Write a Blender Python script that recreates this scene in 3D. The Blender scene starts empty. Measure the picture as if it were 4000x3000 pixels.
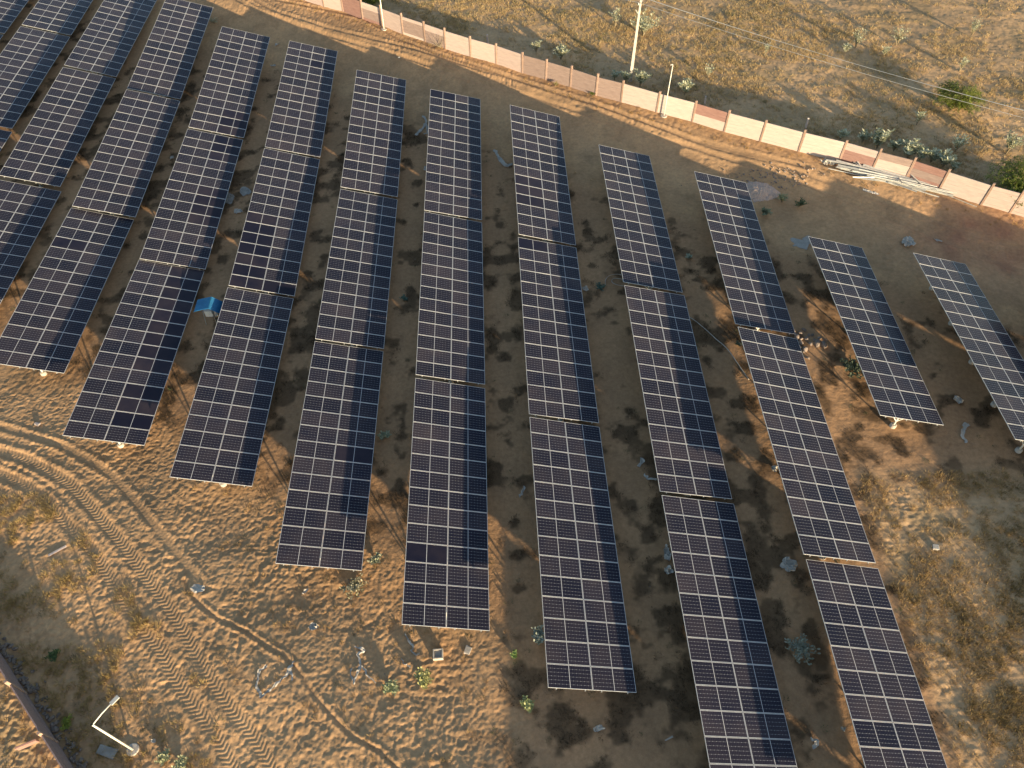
import bpy, bmesh, math, random
import numpy as np
from mathutils import Matrix, Vector

random.seed(7)
RNG = np.random.default_rng(11)
sc = bpy.context.scene
COL = sc.collection
rad = math.radians

# ------------------------------------------------------------------ camera
F_PX, ZC = 2995.05, 40.6
CR = np.array([0.99934774, -0.03604463, 0.00220748])
CU = np.array([0.02708107, 0.78846328, 0.61448537])
CF = np.array([0.02388942, 0.61402478, -0.78892513])
cd = bpy.data.cameras.new('camera'); cam = bpy.data.objects.new('camera', cd); COL.objects.link(cam)
cd.sensor_width = 36.0; cd.lens = F_PX / 4000 * 36.0
cd.clip_start = 0.5; cd.clip_end = 3000
m = Matrix.Identity(4)
for i in range(3):
    m[i][0] = CR[i]; m[i][1] = CU[i]; m[i][2] = -CF[i]
m[2][3] = ZC
cam.matrix_world = m
sc.camera = cam

# ------------------------------------------------------------------ light
SUN = Vector((3.5, -6.1, 1.0)).normalized()
elev = math.asin(SUN.z)
w = bpy.data.worlds.new('World'); sc.world = w; w.use_nodes = True
nt = w.node_tree; nt.nodes.clear()
sky = nt.nodes.new('ShaderNodeTexSky'); sky.sky_type = 'NISHITA'; sky.sun_disc = False
sky.sun_elevation = elev; sky.sun_rotation = math.atan2(SUN.x, SUN.y)
sky.altitude = 200; sky.air_density = 1.0; sky.dust_density = 1.0; sky.ozone_density = 1.0
bg = nt.nodes.new('ShaderNodeBackground'); bg.inputs[1].default_value = 0.125
wo = nt.nodes.new('ShaderNodeOutputWorld')
nt.links.new(sky.outputs[0], bg.inputs[0]); nt.links.new(bg.outputs[0], wo.inputs[0])
sd = bpy.data.lights.new('sun', 'SUN'); sd.energy = 5.0; sd.angle = rad(0.55); sd.color = (1.0, 0.79, 0.50)
so = bpy.data.objects.new('sun', sd); COL.objects.link(so)
so.rotation_euler = SUN.to_track_quat('Z', 'Y').to_euler(); so.location = (0, 0, 60)
sc.view_settings.view_transform = 'Standard'; sc.view_settings.look = 'None'
sc.view_settings.gamma = 1.0; sc.view_settings.exposure = 1.15
sc.render.engine = 'CYCLES'
sc.cycles.max_bounces = 6; sc.cycles.diffuse_bounces = 3; sc.cycles.glossy_bounces = 3

# ------------------------------------------------------------------ helpers: noise, terrain
_L = {}
def lattice(seed):
    if seed not in _L: _L[seed] = np.random.default_rng(seed).random((256, 256)).astype(np.float32)
    return _L[seed]
def vn(x, y, lam, seed=1):
    L = lattice(seed)
    u = np.asarray(x) / lam + 1000.37 + seed * 3.7; v = np.asarray(y) / lam + 1000.11 + seed * 5.3
    iu = np.floor(u).astype(np.int64); iv = np.floor(v).astype(np.int64)
    fu = (u - iu); fv = (v - iv); fu = fu * fu * (3 - 2 * fu); fv = fv * fv * (3 - 2 * fv)
    a = L[iu & 255, iv & 255]; b = L[(iu + 1) & 255, iv & 255]; c = L[iu & 255, (iv + 1) & 255]; d = L[(iu + 1) & 255, (iv + 1) & 255]
    return (a * (1 - fu) + b * fu) * (1 - fv) + (c * (1 - fu) + d * fu) * fv
def ss(t): t = np.clip(t, 0, 1); return t * t * (3 - 2 * t)
def wall_d(x, y):           # signed distance beyond the upper wall
    xs = np.array([-80, -17.11, -3.9, 12.49, 26.76, 39.38, 120.]); ys = np.array([121.5, 83.39, 74.04, 63.69, 55.36, 47.65, -0.5])
    return (np.asarray(y) - np.interp(x, xs, ys)) * 0.86
LA = np.array([-24.1, 12.35]); LD = np.array([0.70, -0.714])
def lwall_d(x, y):          # signed distance, positive on the site side of the lower left wall
    return (np.asarray(x) - LA[0]) * 0.714 + (np.asarray(y) - LA[1]) * 0.70
def G(x, y):
    x = np.asarray(x, float); y = np.asarray(y, float)
    d = y - (62.5 - 0.56 * (x - 4)); d2 = (30 - 0.8 * (x + 24)) - y
    return 0.012 * np.clip(x, -90, 90) + .65 * ss((d + 1) / 6) * (1 + .45 * ss((8 - x) / 22)) + .5 * ss(d2 / 8) + .42 * np.exp(-(((x - 17.) / 6.) ** 2 + ((y - 23) / 19.) ** 2))
def at(px, py, h=0.0):      # ground point seen at that pixel of the 4000 x 3000 photograph, h above the ground
    dx = (px - 2000.) / F_PX; dy = -(py - 1500.) / F_PX
    v = CF + CR * dx + CU * dy; z = h
    for _ in range(25):
        t = (z - ZC) / v[2]; p = v * t; z = float(G(p[0], p[1])) + h
    return Vector((p[0], p[1], z - h))

def poly(pts):
    return np.array([[at(*p).x, at(*p).y] for p in pts])
TRK = [
 poly([(-120,1745),(0,1765),(80,1785),(149,1816),(271,1884),(343,1966),(407,2042),(497,2146),(578,2264),(651,2358),(723,2476),(791,2612),(859,2702),(904,2770),(972,2847),(1035,2950),(1090,3080)]),
 poly([(-120,1830),(0,1850),(100,1895),(203,1979),(253,2038),(316,2101),(362,2151),(452,2295),(511,2386),(565,2467),(624,2530),(669,2625),(732,2725),(791,2797),(850,2883),(895,2973),(940,3080)]),
 poly([(-100,1640),(120,1700),(240,1740),(330,1790),(430,1850),(520,1950),(600,2050),(700,2170),(800,2300)]),
]
RUT = [
 poly([(900,-60),(1068,40),(1271,104),(1452,149),(1633,194),(1814,253),(2000,308),(2180,365),(2384,425),(2588,502),(2770,570),(3000,628),(3180,690),(3400,770),(3700,880),(4100,1010)]),
 poly([(860,-40),(1000,40),(1226,122),(1384,167),(1633,240),(1800,300),(2104,385),(2316,452),(2452,506),(2723,579),(2814,610),(3000,669),(3150,720),(3400,820),(3700,950),(4100,1110)]),
 poly([(1080,0),(1290,40),(1420,70),(1560,150),(1700,205),(1900,268),(2100,335),(2300,395),(2500,470),(2700,540),(2900,590),(3150,650)]),
]
THIN = [poly([(720,2265),(735,2310),(790,2370),(860,2420),(960,2465),(1060,2535),(1110,2560),(1180,2640),(1230,2720),(1300,2800),(1380,2880),(1480,2930),(1560,3010)])]
def pdist(x, y, P):
    best = np.full(x.shape, 1e9); sd = np.zeros(x.shape); arc = np.zeros(x.shape); acc = 0.
    for i in range(len(P) - 1):
        a, b = P[i], P[i + 1]; d = b - a; L = np.hypot(*d); d = d / L
        t = np.clip((x - a[0]) * d[0] + (y - a[1]) * d[1], 0, L)
        ex = x - a[0] - d[0] * t; ey = y - a[1] - d[1] * t; q = np.hypot(ex, ey)
        k = q < best
        best = np.where(k, q, best); sd = np.where(k, ex * d[1] - ey * d[0], sd); arc = np.where(k, acc + t, arc); acc += L
    return best, np.sign(sd) * best, arc
def sandy(x, y):            # 1 on the driven, bare sand
    wd = wall_d(x, y)
    road = ss((wd + 13.5) / 2.5) * ss((-wd + .3) / .8)
    road = np.maximum(road * (x > -60), 0)
    b = y - (33.5 - 0.66 * (x + 24) - 1.5); low = ss((-b + 1.) / 4) * ss((2.5 - x) / 5.)
    return np.clip(np.maximum(road, low), 0, 1)
def field(x, y):            # 1 on the grassy open land beyond the wall, and at the lower right
    f1 = ss((wall_d(x, y) - .4) / 1.2)
    f2 = ss((x - 21.3) / 1.2) * ss((27.5 - .15 * (x - 21) - y) / 3.) * ss((22.6 - y) / 4 + .6)
    f3 = ss((-lwall_d(x, y) - .3) / .6)
    return np.clip(np.maximum(np.maximum(f1, f2), f3), 0, 1)
def relief(x, y, full=True):
    x = np.asarray(x, float); y = np.asarray(y, float)
    sa = sandy(x, y); fi = field(x, y)
    h = .07 * (vn(x, y, 3.1, 2) - .5) + .05 * (vn(x, y, 1.3, 3) - .5)
    if not full: return h
    clod = np.abs(vn(x, y, .34, 4) - .5) * 2; clod2 = vn(x, y, .2, 5) - .5; clod3 = vn(x, y, .12, 6) - .5
    patch = .45 + .9 * vn(x, y, 2.2, 7)
    dd = field(x, y) * 0 
    A = .012 + .012 * sa + .028 * fi
    rg = 1 - np.abs(vn(x + .3*vn(x, y, .6, 11), y, .26, 12) - .5) * 2
    h = h + A * patch * (clod - .5) * .7 + A * .75 * patch * (rg ** 2 - .4) + (.010 + .022 * sa + .02 * fi) * patch * clod2 * 1.2 + (.007 + .024 * sa + .016 * fi) * clod3
    # old footprints and hoof prints
    f = vn(x, y, .27, 8); h = h - sa * .022 * ss((f - .62) / .12) * patch
    # diagonal drift ripples beyond the wall
    f1 = ss((wall_d(x, y) - .4) / 1.2)
    h = h + f1 * .10 * (vn(x * .55 + y * .85, y * .5 - x * .3, .9, 9) - .5)
    box = (x > -34) & (x < 4) & (y > 2) & (y < 34)
    if box.any():
        xx, yy = x[box], y[box]; hb = h[box].copy()
        for k, P in enumerate(TRK):
            q, sdv, arc = pdist(xx, yy, P); wdt = .38 if k < 2 else .24
            ins = ss((wdt - q) / .1)
            tread = .5 + .5 * np.sin(2 * np.pi * (arc + .75 * q) / .25)
            base = -.05 if k < 2 else -.03
            hb = hb * (1 - .85 * ins) + ins * (base + (.026 if k < 2 else .008) * tread)
            hb = hb + .05 * np.exp(-((q - wdt - .14) / .13) ** 2) * (.5 + .5 * vn(arc, q, 1.1, 21))
        for P in THIN:
            q, sdv, arc = pdist(xx, yy, P)
            hb = hb - .06 * np.exp(-(q / .09) ** 2) + .05 * np.exp(-((q - .2) / .09) ** 2)
        h[box] = hb
    wd = wall_d(x, y); box = (wd > -16) & (wd < 0.2) & (x > -62) & (x < 62)
    if box.any():
        xx, yy = x[box], y[box]; hb = h[box].copy()
        for k, P in enumerate(RUT):
            q, sdv, arc = pdist(xx, yy, P); ins = ss((.26 - q) / .12)
            hb = hb * (1 - .6 * ins) + ins * -.06
            hb = hb + (.05 * np.exp(-((sdv - .4) / .15) ** 2) + .04 * np.exp(-((sdv + .4) / .15) ** 2)) * (.5 + vn(arc, q, 3.7, 22))
        h[box] = hb
    return h
def H(x, y):
    x = np.atleast_1d(np.asarray(x, float)); y = np.atleast_1d(np.asarray(y, float))
    return G(x, y) + relief(x, y)
def gz(p): return float(H([p[0]], [p[1]])[0])

# ------------------------------------------------------------------ helpers: objects
def tag(o, label=None, cat=None, group=None, kind=None):
    if label: o['label'] = label
    if cat: o['category'] = cat
    if group: o['group'] = group
    if kind: o['kind'] = kind
    return o
def link(name, me, parent=None, loc=None, mat=None):
    o = bpy.data.objects.new(name, me); COL.objects.link(o)
    if parent is not None: o.parent = parent
    if loc is not None: o.location = loc
    if mat is not None: o.matrix_basis = mat
    return o
def mesh(name, v, f, mats, smooth=False, col=None, uv=None):
    me = bpy.data.meshes.new(name)
    v = np.asarray(v, np.float32); f = np.asarray(f, np.int32)
    me.vertices.add(len(v)); me.vertices.foreach_set('co', v.ravel())
    k = f.shape[1]
    me.loops.add(f.size); me.loops.foreach_set('vertex_index', f.ravel())
    me.polygons.add(len(f)); me.polygons.foreach_set('loop_start', np.arange(0, f.size, k, dtype=np.int32))
    me.polygons.foreach_set('use_smooth', np.full(len(f), bool(smooth)))
    me.update(calc_edges=True)
    for mm in (mats if isinstance(mats, (list, tuple)) else [mats]): me.materials.append(mm)
    if col is not None:
        a = me.attributes.new('gcol', 'FLOAT_COLOR', 'POINT')
        c = np.ones((len(v), 4), np.float32); c[:, :3] = col; a.data.foreach_set('color', c.ravel())
    return me
class MB:
    def __init__(s): s.bm = bmesh.new()
    def box(s, c, d, R=None, mi=0, bev=0.0):
        M = Matrix.Translation(Vector(c)) @ (R.to_4x4() if R is not None else Matrix.Identity(4)) @ Matrix.Diagonal((d[0], d[1], d[2], 1))
        r = bmesh.ops.create_cube(s.bm, size=1, matrix=M); fs = set()
        for v in r['verts']:
            for f in v.link_faces: fs.add(f)
        for f in fs: f.material_index = mi
        if bev:
            bmesh.ops.bevel(s.bm, geom=list({e for f in fs for e in f.edges}), offset=bev, segments=1, affect='EDGES')
        return s
    def bar(s, a, b, wx, wy, mi=0, roll=0.0):
        a = Vector(a); b = Vector(b); d = b - a; L = d.length
        q = d.to_track_quat('Z', 'Y').to_matrix()
        if roll: q = q @ Matrix.Rotation(roll, 3, 'Z')
        return s.box((a + b) / 2, (wx, wy, L), q, mi)
    def tube(s, pts, r, n=8, mi=0, cap=True):
        pts = [Vector(p) for p in pts]; rs = r if isinstance(r, (list, tuple)) else [r] * len(pts)
        rings = []
        for i, p in enumerate(pts):
            d = (pts[min(i + 1, len(pts) - 1)] - pts[max(i - 1, 0)]).normalized()
            q = d.to_track_quat('Z', 'Y')
            rings.append([s.bm.verts.new(p + q @ Vector((math.cos(2 * math.pi * k / n) * rs[i], math.sin(2 * math.pi * k / n) * rs[i], 0))) for k in range(n)])
        for a, b in zip(rings, rings[1:]):
            for k in range(n):
                f = s.bm.faces.new((a[k], a[(k + 1) % n], b[(k + 1) % n], b[k])); f.material_index = mi; f.smooth = True
        if cap:
            s.bm.faces.new(rings[0][::-1]).material_index = mi; s.bm.faces.new(rings[-1]).material_index = mi
        return s
    def quad(s, pts, mi=0):
        f = s.bm.faces.new([s.bm.verts.new(p) for p in pts]); f.material_index = mi; return f
    def me(s, name, mats):
        me = bpy.data.meshes.new(name); s.bm.normal_update(); s.bm.to_mesh(me); s.bm.free()
        for mm in (mats if isinstance(mats, (list, tuple)) else [mats]): me.materials.append(mm)
        return me
    def build(s, name, mats, parent=None, loc=None, mat=None): return link(name, s.me(name, mats), parent, loc, mat)
def empty(name, loc, rz=0.0):
    o = bpy.data.objects.new(name, None); COL.objects.link(o); o.location = loc; o.rotation_euler = (0, 0, rz); o.empty_display_size = .3
    return o

# ------------------------------------------------------------------ materials
def N(nt, t, **kw):
    n = nt.nodes.new(t)
    for k, v in kw.items():
        if k in ('operation', 'data_type', 'blend_type', 'attribute_name', 'noise_dimensions', 'feature'): setattr(n, k, v)
        else: n.inputs[int(k[1:]) if k[0] == 'i' and k[1:].isdigit() else k].default_value = v
    return n
def newmat(name, rough=.8, metal=0.0, spec=.3):
    mt = bpy.data.materials.new(name); mt.use_nodes = True; nt = mt.node_tree
    p = nt.nodes['Principled BSDF']; p.inputs['Roughness'].default_value = rough; p.inputs['Metallic'].default_value = metal
    p.inputs['Specular IOR Level'].default_value = spec
    return mt, nt, p
def ramp(nt, stops):
    r = nt.nodes.new('ShaderNodeValToRGB'); e = r.color_ramp.elements
    while len(e) > 1: e.remove(e[-1])
    e[0].position = stops[0][0]; e[0].color = (*stops[0][1], 1)
    for p, c in stops[1:]:
        x = e.new(p); x.color = (*c, 1)
    return r
def simple(name, c1, c2, scale=6, rough=.8, metal=0.0, spec=.3, bump=0.0, stretch=None, rnd=0.0):
    mt, nt, p = newmat(name, rough, metal, spec); L = nt.links.new
    tc = nt.nodes.new('ShaderNodeTexCoord'); no = N(nt, 'ShaderNodeTexNoise', Scale=scale, Detail=6.0, Roughness=.65)
    if stretch:
        mp = nt.nodes.new('ShaderNodeMapping'); mp.inputs['Scale'].default_value = stretch; L(tc.outputs['Object'], mp.inputs[0]); L(mp.outputs[0], no.inputs['Vector'])
    else: L(tc.outputs['Object'], no.inputs['Vector'])
    r = ramp(nt, [(.3, c1), (.7, c2)]); L(no.outputs[0], r.inputs[0]); out = r.outputs[0]
    if rnd:
        oi = nt.nodes.new('ShaderNodeObjectInfo'); mr = nt.nodes.new('ShaderNodeMapRange'); L(oi.outputs['Random'], mr.inputs[0])
        mr.inputs[3].default_value = 1 - rnd; mr.inputs[4].default_value = 1 + rnd * .6
        mx = N(nt, 'ShaderNodeMix', data_type='RGBA', blend_type='MULTIPLY'); mx.inputs[0].default_value = 1
        L(out, mx.inputs[6]); L(mr.outputs[0], mx.inputs[7]); out = mx.outputs[2]
    L(out, p.inputs['Base Color'])
    if bump:
        b = N(nt, 'ShaderNodeBump', Strength=.7, Distance=bump); L(no.outputs[0], b.inputs['Height']); L(b.outputs[0], p.inputs['Normal'])
    return mt
def attr_mat(name, rough=.95, noise=0.0, bump=0.0, transl=0.0, spec=.15):
    mt, nt, p = newmat(name, rough, 0, spec); L = nt.links.new
    a = nt.nodes.new('ShaderNodeAttribute'); a.attribute_name = 'gcol'; out = a.outputs['Color']
    if noise:
        tc = nt.nodes.new('ShaderNodeTexCoord')
        n1 = N(nt, 'ShaderNodeTexNoise', Scale=3.5, Detail=8.0, Roughness=.75); L(tc.outputs['Object'], n1.inputs['Vector'])
        n2 = N(nt, 'ShaderNodeTexNoise', Scale=.35, Detail=4.0, Roughness=.6); L(tc.outputs['Object'], n2.inputs['Vector'])
        r1 = ramp(nt, [(.28, (1 - noise,) * 3), (.72, (1 + noise,) * 3)]); L(n1.outputs[0], r1.inputs[0])
        r2 = ramp(nt, [(.3, (.86, .86, .88)), (.7, (1.12, 1.1, 1.08))]); L(n2.outputs[0], r2.inputs[0])
        m1 = N(nt, 'ShaderNodeMix', data_type='RGBA', blend_type='MULTIPLY'); m1.inputs[0].default_value = 1; L(out, m1.inputs[6]); L(r1.outputs[0], m1.inputs[7])
        m2 = N(nt, 'ShaderNodeMix', data_type='RGBA', blend_type='MULTIPLY'); m2.inputs[0].default_value = 1; L(m1.outputs[2], m2.inputs[6]); L(r2.outputs[0], m2.inputs[7])
        out = m2.outputs[2]
        if bump:
            n3 = N(nt, 'ShaderNodeTexNoise', Scale=4.2, Detail=7.0, Roughness=.68); L(tc.outputs['Object'], n3.inputs['Vector'])
            b = N(nt, 'ShaderNodeBump', Strength=1.0, Distance=bump); L(n3.outputs[0], b.inputs['Height']); L(b.outputs[0], p.inputs['Normal'])
    L(out, p.inputs['Base Color'])
    if transl:
        tr = nt.nodes.new('ShaderNodeBsdfTranslucent'); L(out, tr.inputs[0]); mx = nt.nodes.new('ShaderNodeMixShader'); mx.inputs[0].default_value = transl
        o = nt.nodes['Material Output']; L(p.outputs[0], mx.inputs[1]); L(tr.outputs[0], mx.inputs[2]); L(mx.outputs[0], o.inputs[0])
    return mt
M_ground = attr_mat('sandy_soil', noise=.24, bump=.034)
M_grass = attr_mat('dry_grass_blades', transl=.25)
M_leaf = attr_mat('leaves', rough=.6, transl=.2, spec=.3)
M_rock = simple('rock', (.18, .14, .12), (.35, .29, .25), 5, .9, bump=.02, rnd=.35)
M_steel = simple('galvanised_steel', (.42, .43, .42), (.62, .62, .60), 9, .45, .55, .5)
M_alu = simple('aluminium_frame', (.56, .57, .58), (.68, .68, .69), 4, .4, .35, .5)
M_conc = simple('concrete', (.36, .33, .29), (.56, .51, .45), 4, .9, bump=.01)
M_wallA = simple('cream_concrete_plank', (.48, .40, .36), (.61, .52, .47), 2.2, .9, stretch=(.5, .5, 4), bump=.008, rnd=.05)
M_wallB = simple('pink_sandstone_plank', (.45, .355, .32), (.56, .455, .415), 2.2, .9, stretch=(.5, .5, 4), bump=.008, rnd=.1)
M_wallC = simple('red_sandstone_plank', (.25, .145, .125), (.36, .22, .19), 2.2, .9, stretch=(.5, .5, 4), bump=.008, rnd=.12)
M_wallD = simple('brown_sandstone_plank', (.25, .185, .165), (.36, .275, .245), 2.2, .9, stretch=(.5, .5, 4), bump=.008, rnd=.12)
M_wallP = simple('sandstone_post', (.28, .19, .15), (.42, .30, .24), 5, .9, bump=.01, rnd=.15)
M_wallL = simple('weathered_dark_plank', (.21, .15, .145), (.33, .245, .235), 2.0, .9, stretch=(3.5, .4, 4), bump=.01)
M_joint = simple('plank_joint', (.10, .07, .06), (.14, .1, .08), 4, .95)
M_whitep = simple('white_painted_steel', (.70, .68, .60), (.82, .80, .72), 7, .45)
M_plastic = simple('white_plastic_sheet', (.36, .33, .29), (.60, .56, .50), 3, .7, bump=.01)
M_sheet = simple('grey_fibre_sheet', (.28, .265, .24), (.40, .38, .35), 2, .85)
M_blue = simple('blue_roof_sheet', (.025, .22, .50), (.05, .32, .62), 2, .35, .1, .5)
M_box = simple('grey_cabinet_paint', (.45, .45, .43), (.58, .58, .55), 3, .5)
M_black = simple('black_plastic', (.012, .012, .012), (.03, .03, .03), 5, .5)
M_wire = simple('aluminium_wire', (.5, .5, .48), (.65, .65, .62), 2, .4, .6)
M_bark = simple('thin_bark', (.20, .16, .10), (.34, .29, .2), 9, .9)
M_pipe = simple('grey_galvanised_channel', (.48, .49, .47), (.70, .70, .66), 5, .5, .3, .5, stretch=(1, 1, .2), rnd=.3)

def cell_mat(name, lined):
    mt, nt, p = newmat(name, .16, 0, .2); L = nt.links.new
    uv = nt.nodes.new('ShaderNodeTexCoord'); sp = nt.nodes.new('ShaderNodeSeparateXYZ'); L(uv.outputs['UV'], sp.inputs[0])
    def math_(op, a, b=None):
        n = N(nt, 'ShaderNodeMath', operation=op)
        for i, q in enumerate((a, b)):
            if q is None: continue
            if isinstance(q, (int, float)): n.inputs[i].default_value = q
            else: L(q, n.inputs[i])
        return n.outputs[0]
    def lines(coord, n, wfrac):
        f = math_('FRACT', math_('MULTIPLY', coord, float(n)))
        return math_('GREATER_THAN', math_('ABSOLUTE', math_('SUBTRACT', f, .5)), .5 - wfrac / 2)
    u, v = sp.outputs[0], sp.outputs[1]
    mid = math_('LESS_THAN', math_('ABSOLUTE', math_('SUBTRACT', u, .5)), .0062)
    a = lines(u, 24, .10); b = lines(v, 6, .062)
    diam = math_('MULTIPLY', lines(u, 12, .16), lines(v, 6, .13))
    g = math_('MAXIMUM', math_('MULTIPLY', a, .07 if lined else .0), math_('MULTIPLY', b, .26 if lined else .0))
    g = math_('MAXIMUM', g, math_('MULTIPLY', diam, .6 if lined else .0))
    g = math_('MAXIMUM', g, math_('MULTIPLY', mid, .95))
    oi = nt.nodes.new('ShaderNodeObjectInfo')
    base = ramp(nt, [(0, (.003, .0055, .020)), (1, (.006, .009, .028))]); L(oi.outputs['Random'], base.inputs[0])
    # dust film
    no = N(nt, 'ShaderNodeTexNoise', Scale=.55, Detail=5.0, Roughness=.6)
    geo = nt.nodes.new('ShaderNodeNewGeometry'); L(geo.outputs['Position'], no.inputs['Vector'])
    dr = nt.nodes.new('ShaderNodeMapRange'); L(no.outputs[0], dr.inputs[0]); dr.inputs[1].default_value = .3; dr.inputs[2].default_value = .75
    dr.inputs[3].default_value = .016; dr.inputs[4].default_value = .062
    dust = math_('MULTIPLY', dr.outputs[0], math_('ADD', math_('MULTIPLY', oi.outputs['Random'], 1.0), .5))
    mx = N(nt, 'ShaderNodeMix', data_type='RGBA'); L(g, mx.inputs[0]); L(base.outputs[0], mx.inputs[6]); mx.inputs[7].default_value = (.52, .54, .58, 1)
    mx2 = N(nt, 'ShaderNodeMix', data_type='RGBA'); L(dust, mx2.inputs[0]); L(mx.outputs[2], mx2.inputs[6]); mx2.inputs[7].default_value = (.50, .36, .27, 1)
    L(mx2.outputs[2], p.inputs['Base Color'])
    rr = nt.nodes.new('ShaderNodeMapRange'); L(no.outputs[0], rr.inputs[0]); rr.inputs[3].default_value = .10; rr.inputs[4].default_value = .30; L(rr.outputs[0], p.inputs['Roughness'])
    return mt
M_cell = cell_mat('solar_cells_with_grid', True); M_cell2 = cell_mat('solar_cells_plain_dark', False)

# ------------------------------------------------------------------ ground (one sheet to the horizon)
def axis(parts):
    out = []
    for a, b, s in parts:
        n = max(1, int(round((b - a) / s))); out.append(np.linspace(a, b, n, endpoint=False))
    return np.concatenate(out + [np.array([parts[-1][1]])])
X = axis([(-1500, -200, 100), (-200, -70, 5), (-70, -33, .17), (-33, 3, .052), (3, 45, .125), (45, 66, .17), (66, 200, 5), (200, 1500, 100)])
Y = axis([(-600, -60, 60), (-60, 3, 3), (3, 32, .052), (32, 62, .12), (62, 118, .17), (118, 250, 6), (250, 2000, 100)])
XX, YY = np.meshgrid(X, Y); xf, yf = XX.ravel(), YY.ravel()
near = (xf > -75) & (xf < 70) & (yf > -5) & (yf < 120)
zf = G(xf, yf); zf[near] += relief(xf[near], yf[near])
sa, fi = sandy(xf, yf), field(xf, yf)
def weedmask(x, y):
    a = vn(x, y, .98, 31); b = .6 * vn(x, y, .5, 32) + .4 * vn(x, y, .21, 34); c = vn(x, y, 5.5, 33)
    return ss((a * .60 + b * .34 + c * .30 - .63) / .17)
wm = weedmask(xf, yf) * (1 - .8 * sa)
c_sand = np.array([.50, .315, .17]); c_row = np.array([.42, .255, .14]); c_field = np.array([.53, .355, .20]); c_weed = np.array([.085, .057, .034])
c_red = np.array([.30, .125, .085])
cc = c_row[None] * (1 - sa)[:, None] + c_sand[None] * sa[:, None]
cc = cc * (1 - fi)[:, None] + c_field[None] * fi[:, None]
t = (.75 * wm * (1 - fi * .97))[:, None]; cc = cc * (1 - t) + c_weed[None] * t
pink = vn(xf, yf, 7, 35)[:, None]; cc = cc * (.9 + .2 * pink) * np.array([1, 1.0, 1.0])
rp = at(3850, 950); dr_ = np.exp(-(((xf - rp.x) / 5.) ** 2 + ((yf - rp.y) / 4.5) ** 2))[:, None] * .55 * (.5 + vn(xf, yf, 1.2, 36)[:, None])
cc = cc * (1 - dr_) + c_red[None] * dr_
gl = ss((vn(xf, yf, 2.6, 37) - .52) / .2)[:, None] * fi[:, None] * .28; cc = cc * (1 - gl) + np.array([[.19, .155, .075]]) * gl
# reddish freshly dug soil at the near ends of the rows
dug = (ss((vn(xf, yf, 3., 38) - .4) / .25) * ss(1 - np.abs(yf - (30 - .72 * (xf + 24))) / 5.) * ss((2 - xf) / 3))[:, None] * .45
cc = cc * (1 - dug) + np.array([[.42, .24, .12]]) * dug
ny, nx = XX.shape
idx = np.arange(nx * ny).reshape(ny, nx)
F = np.stack([idx[:-1, :-1].ravel(), idx[:-1, 1:].ravel(), idx[1:, 1:].ravel(), idx[1:, :-1].ravel()], 1)
gm = mesh('ground', np.stack([xf, yf, zf], 1), F, M_ground, True, col=cc)
go = link('ground', gm); tag(go, 'sandy orange brown desert ground with wheel tracks', 'ground', kind='structure')

# ------------------------------------------------------------------ grass, weeds
def tufts(pts, nb, rad_, hgt, wid, c1, c2, lean=.7, flat=0.0, seed=5):
    r = np.random.default_rng(seed); n = len(pts); tot = n * nb
    sc_ = np.repeat(r.uniform(.55, 1.3, n), nb)
    base = np.repeat(pts, nb, 0).astype(np.float64); ang = r.uniform(0, 2 * np.pi, tot); rr = rad_ * np.sqrt(r.random(tot)) * sc_
    base[:, 0] += np.cos(ang) * rr; base[:, 1] += np.sin(ang) * rr
    a2 = ang + r.normal(0, .8, tot); ln = hgt * sc_ * r.uniform(.5, 1.15, tot); le = lean * r.uniform(.2, 1.2, tot)
    tip = base.copy(); tip[:, 0] += np.cos(a2) * ln * le; tip[:, 1] += np.sin(a2) * ln * le; tip[:, 2] += ln * (1 - .45 * le) * (1 - flat)
    a3 = r.uniform(0, np.pi, tot); wv = np.stack([np.cos(a3), np.sin(a3), r.uniform(-.3, .3, tot)], 1) * wid * r.uniform(.6, 1.4, (tot, 1)) / 2
    base[:, 2] -= .02
    v = np.empty((tot, 3, 3)); v[:, 0] = base - wv; v[:, 1] = base + wv; v[:, 2] = tip
    f = np.arange(tot * 3).reshape(-1, 3)
    k = np.repeat(r.random(n), nb)[:, None] * .7 + r.random((tot, 1)) * .3
    c = np.array(c1)[None] * (1 - k) + np.array(c2)[None] * k; c = np.repeat(c, 3, 0)
    return v.reshape(-1, 3), f, c
def scatter(n, xr, yr, dens, seed):
    r = np.random.default_rng(seed); x = r.uniform(*xr, n * 6); y = r.uniform(*yr, n * 6)
    p = dens(x, y); k = r.random(n * 6) < p; x, y = x[k][:n], y[k][:n]
    return np.stack([x, y, H(x, y)], 1)
def stuff(name, sets, label, cat):
    vs, fs, cs, o = [], [], [], 0
    for v, f, c in sets: vs.append(v); fs.append(f + o); cs.append(c); o += len(v)
    ob = link(name, mesh(name, np.concatenate(vs), np.concatenate(fs), M_grass, col=np.concatenate(cs)))
    return tag(ob, label, cat, kind='stuff')
def d_field(x, y):
    return ss((wall_d(x, y) - .5) / .8) * (y < 112) * np.clip(.22 + 1.5 * ss((vn(x, y, 3.3, 41) * .6 + vn(x, y, 9, 42) * .7 - .52) / .3), 0, 1) * (wall_d(x, y) < 45) * (1 - .8 * ss((x - 30) / 12.) * ss((wall_d(x, y) - 21) / 8.))
P = scatter(24000, (-62, 66), (40, 112), d_field, 1)
s1 = tufts(P, 16, .22, .26, .035, (.38, .275, .13), (.64, .48, .25), seed=1)
P2 = scatter(2500, (-62, 66), (40, 112), lambda x, y: d_field(x, y) * (vn(x, y, 4, 44) > .55), 2)
s2 = tufts(P2, 14, .2, .26, .035, (.17, .16, .08), (.28, .25, .12), seed=2)
stuff('dry_grass', [s1, s2], 'tawny dry grass covering the open land beyond the wall', 'grass')
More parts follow.
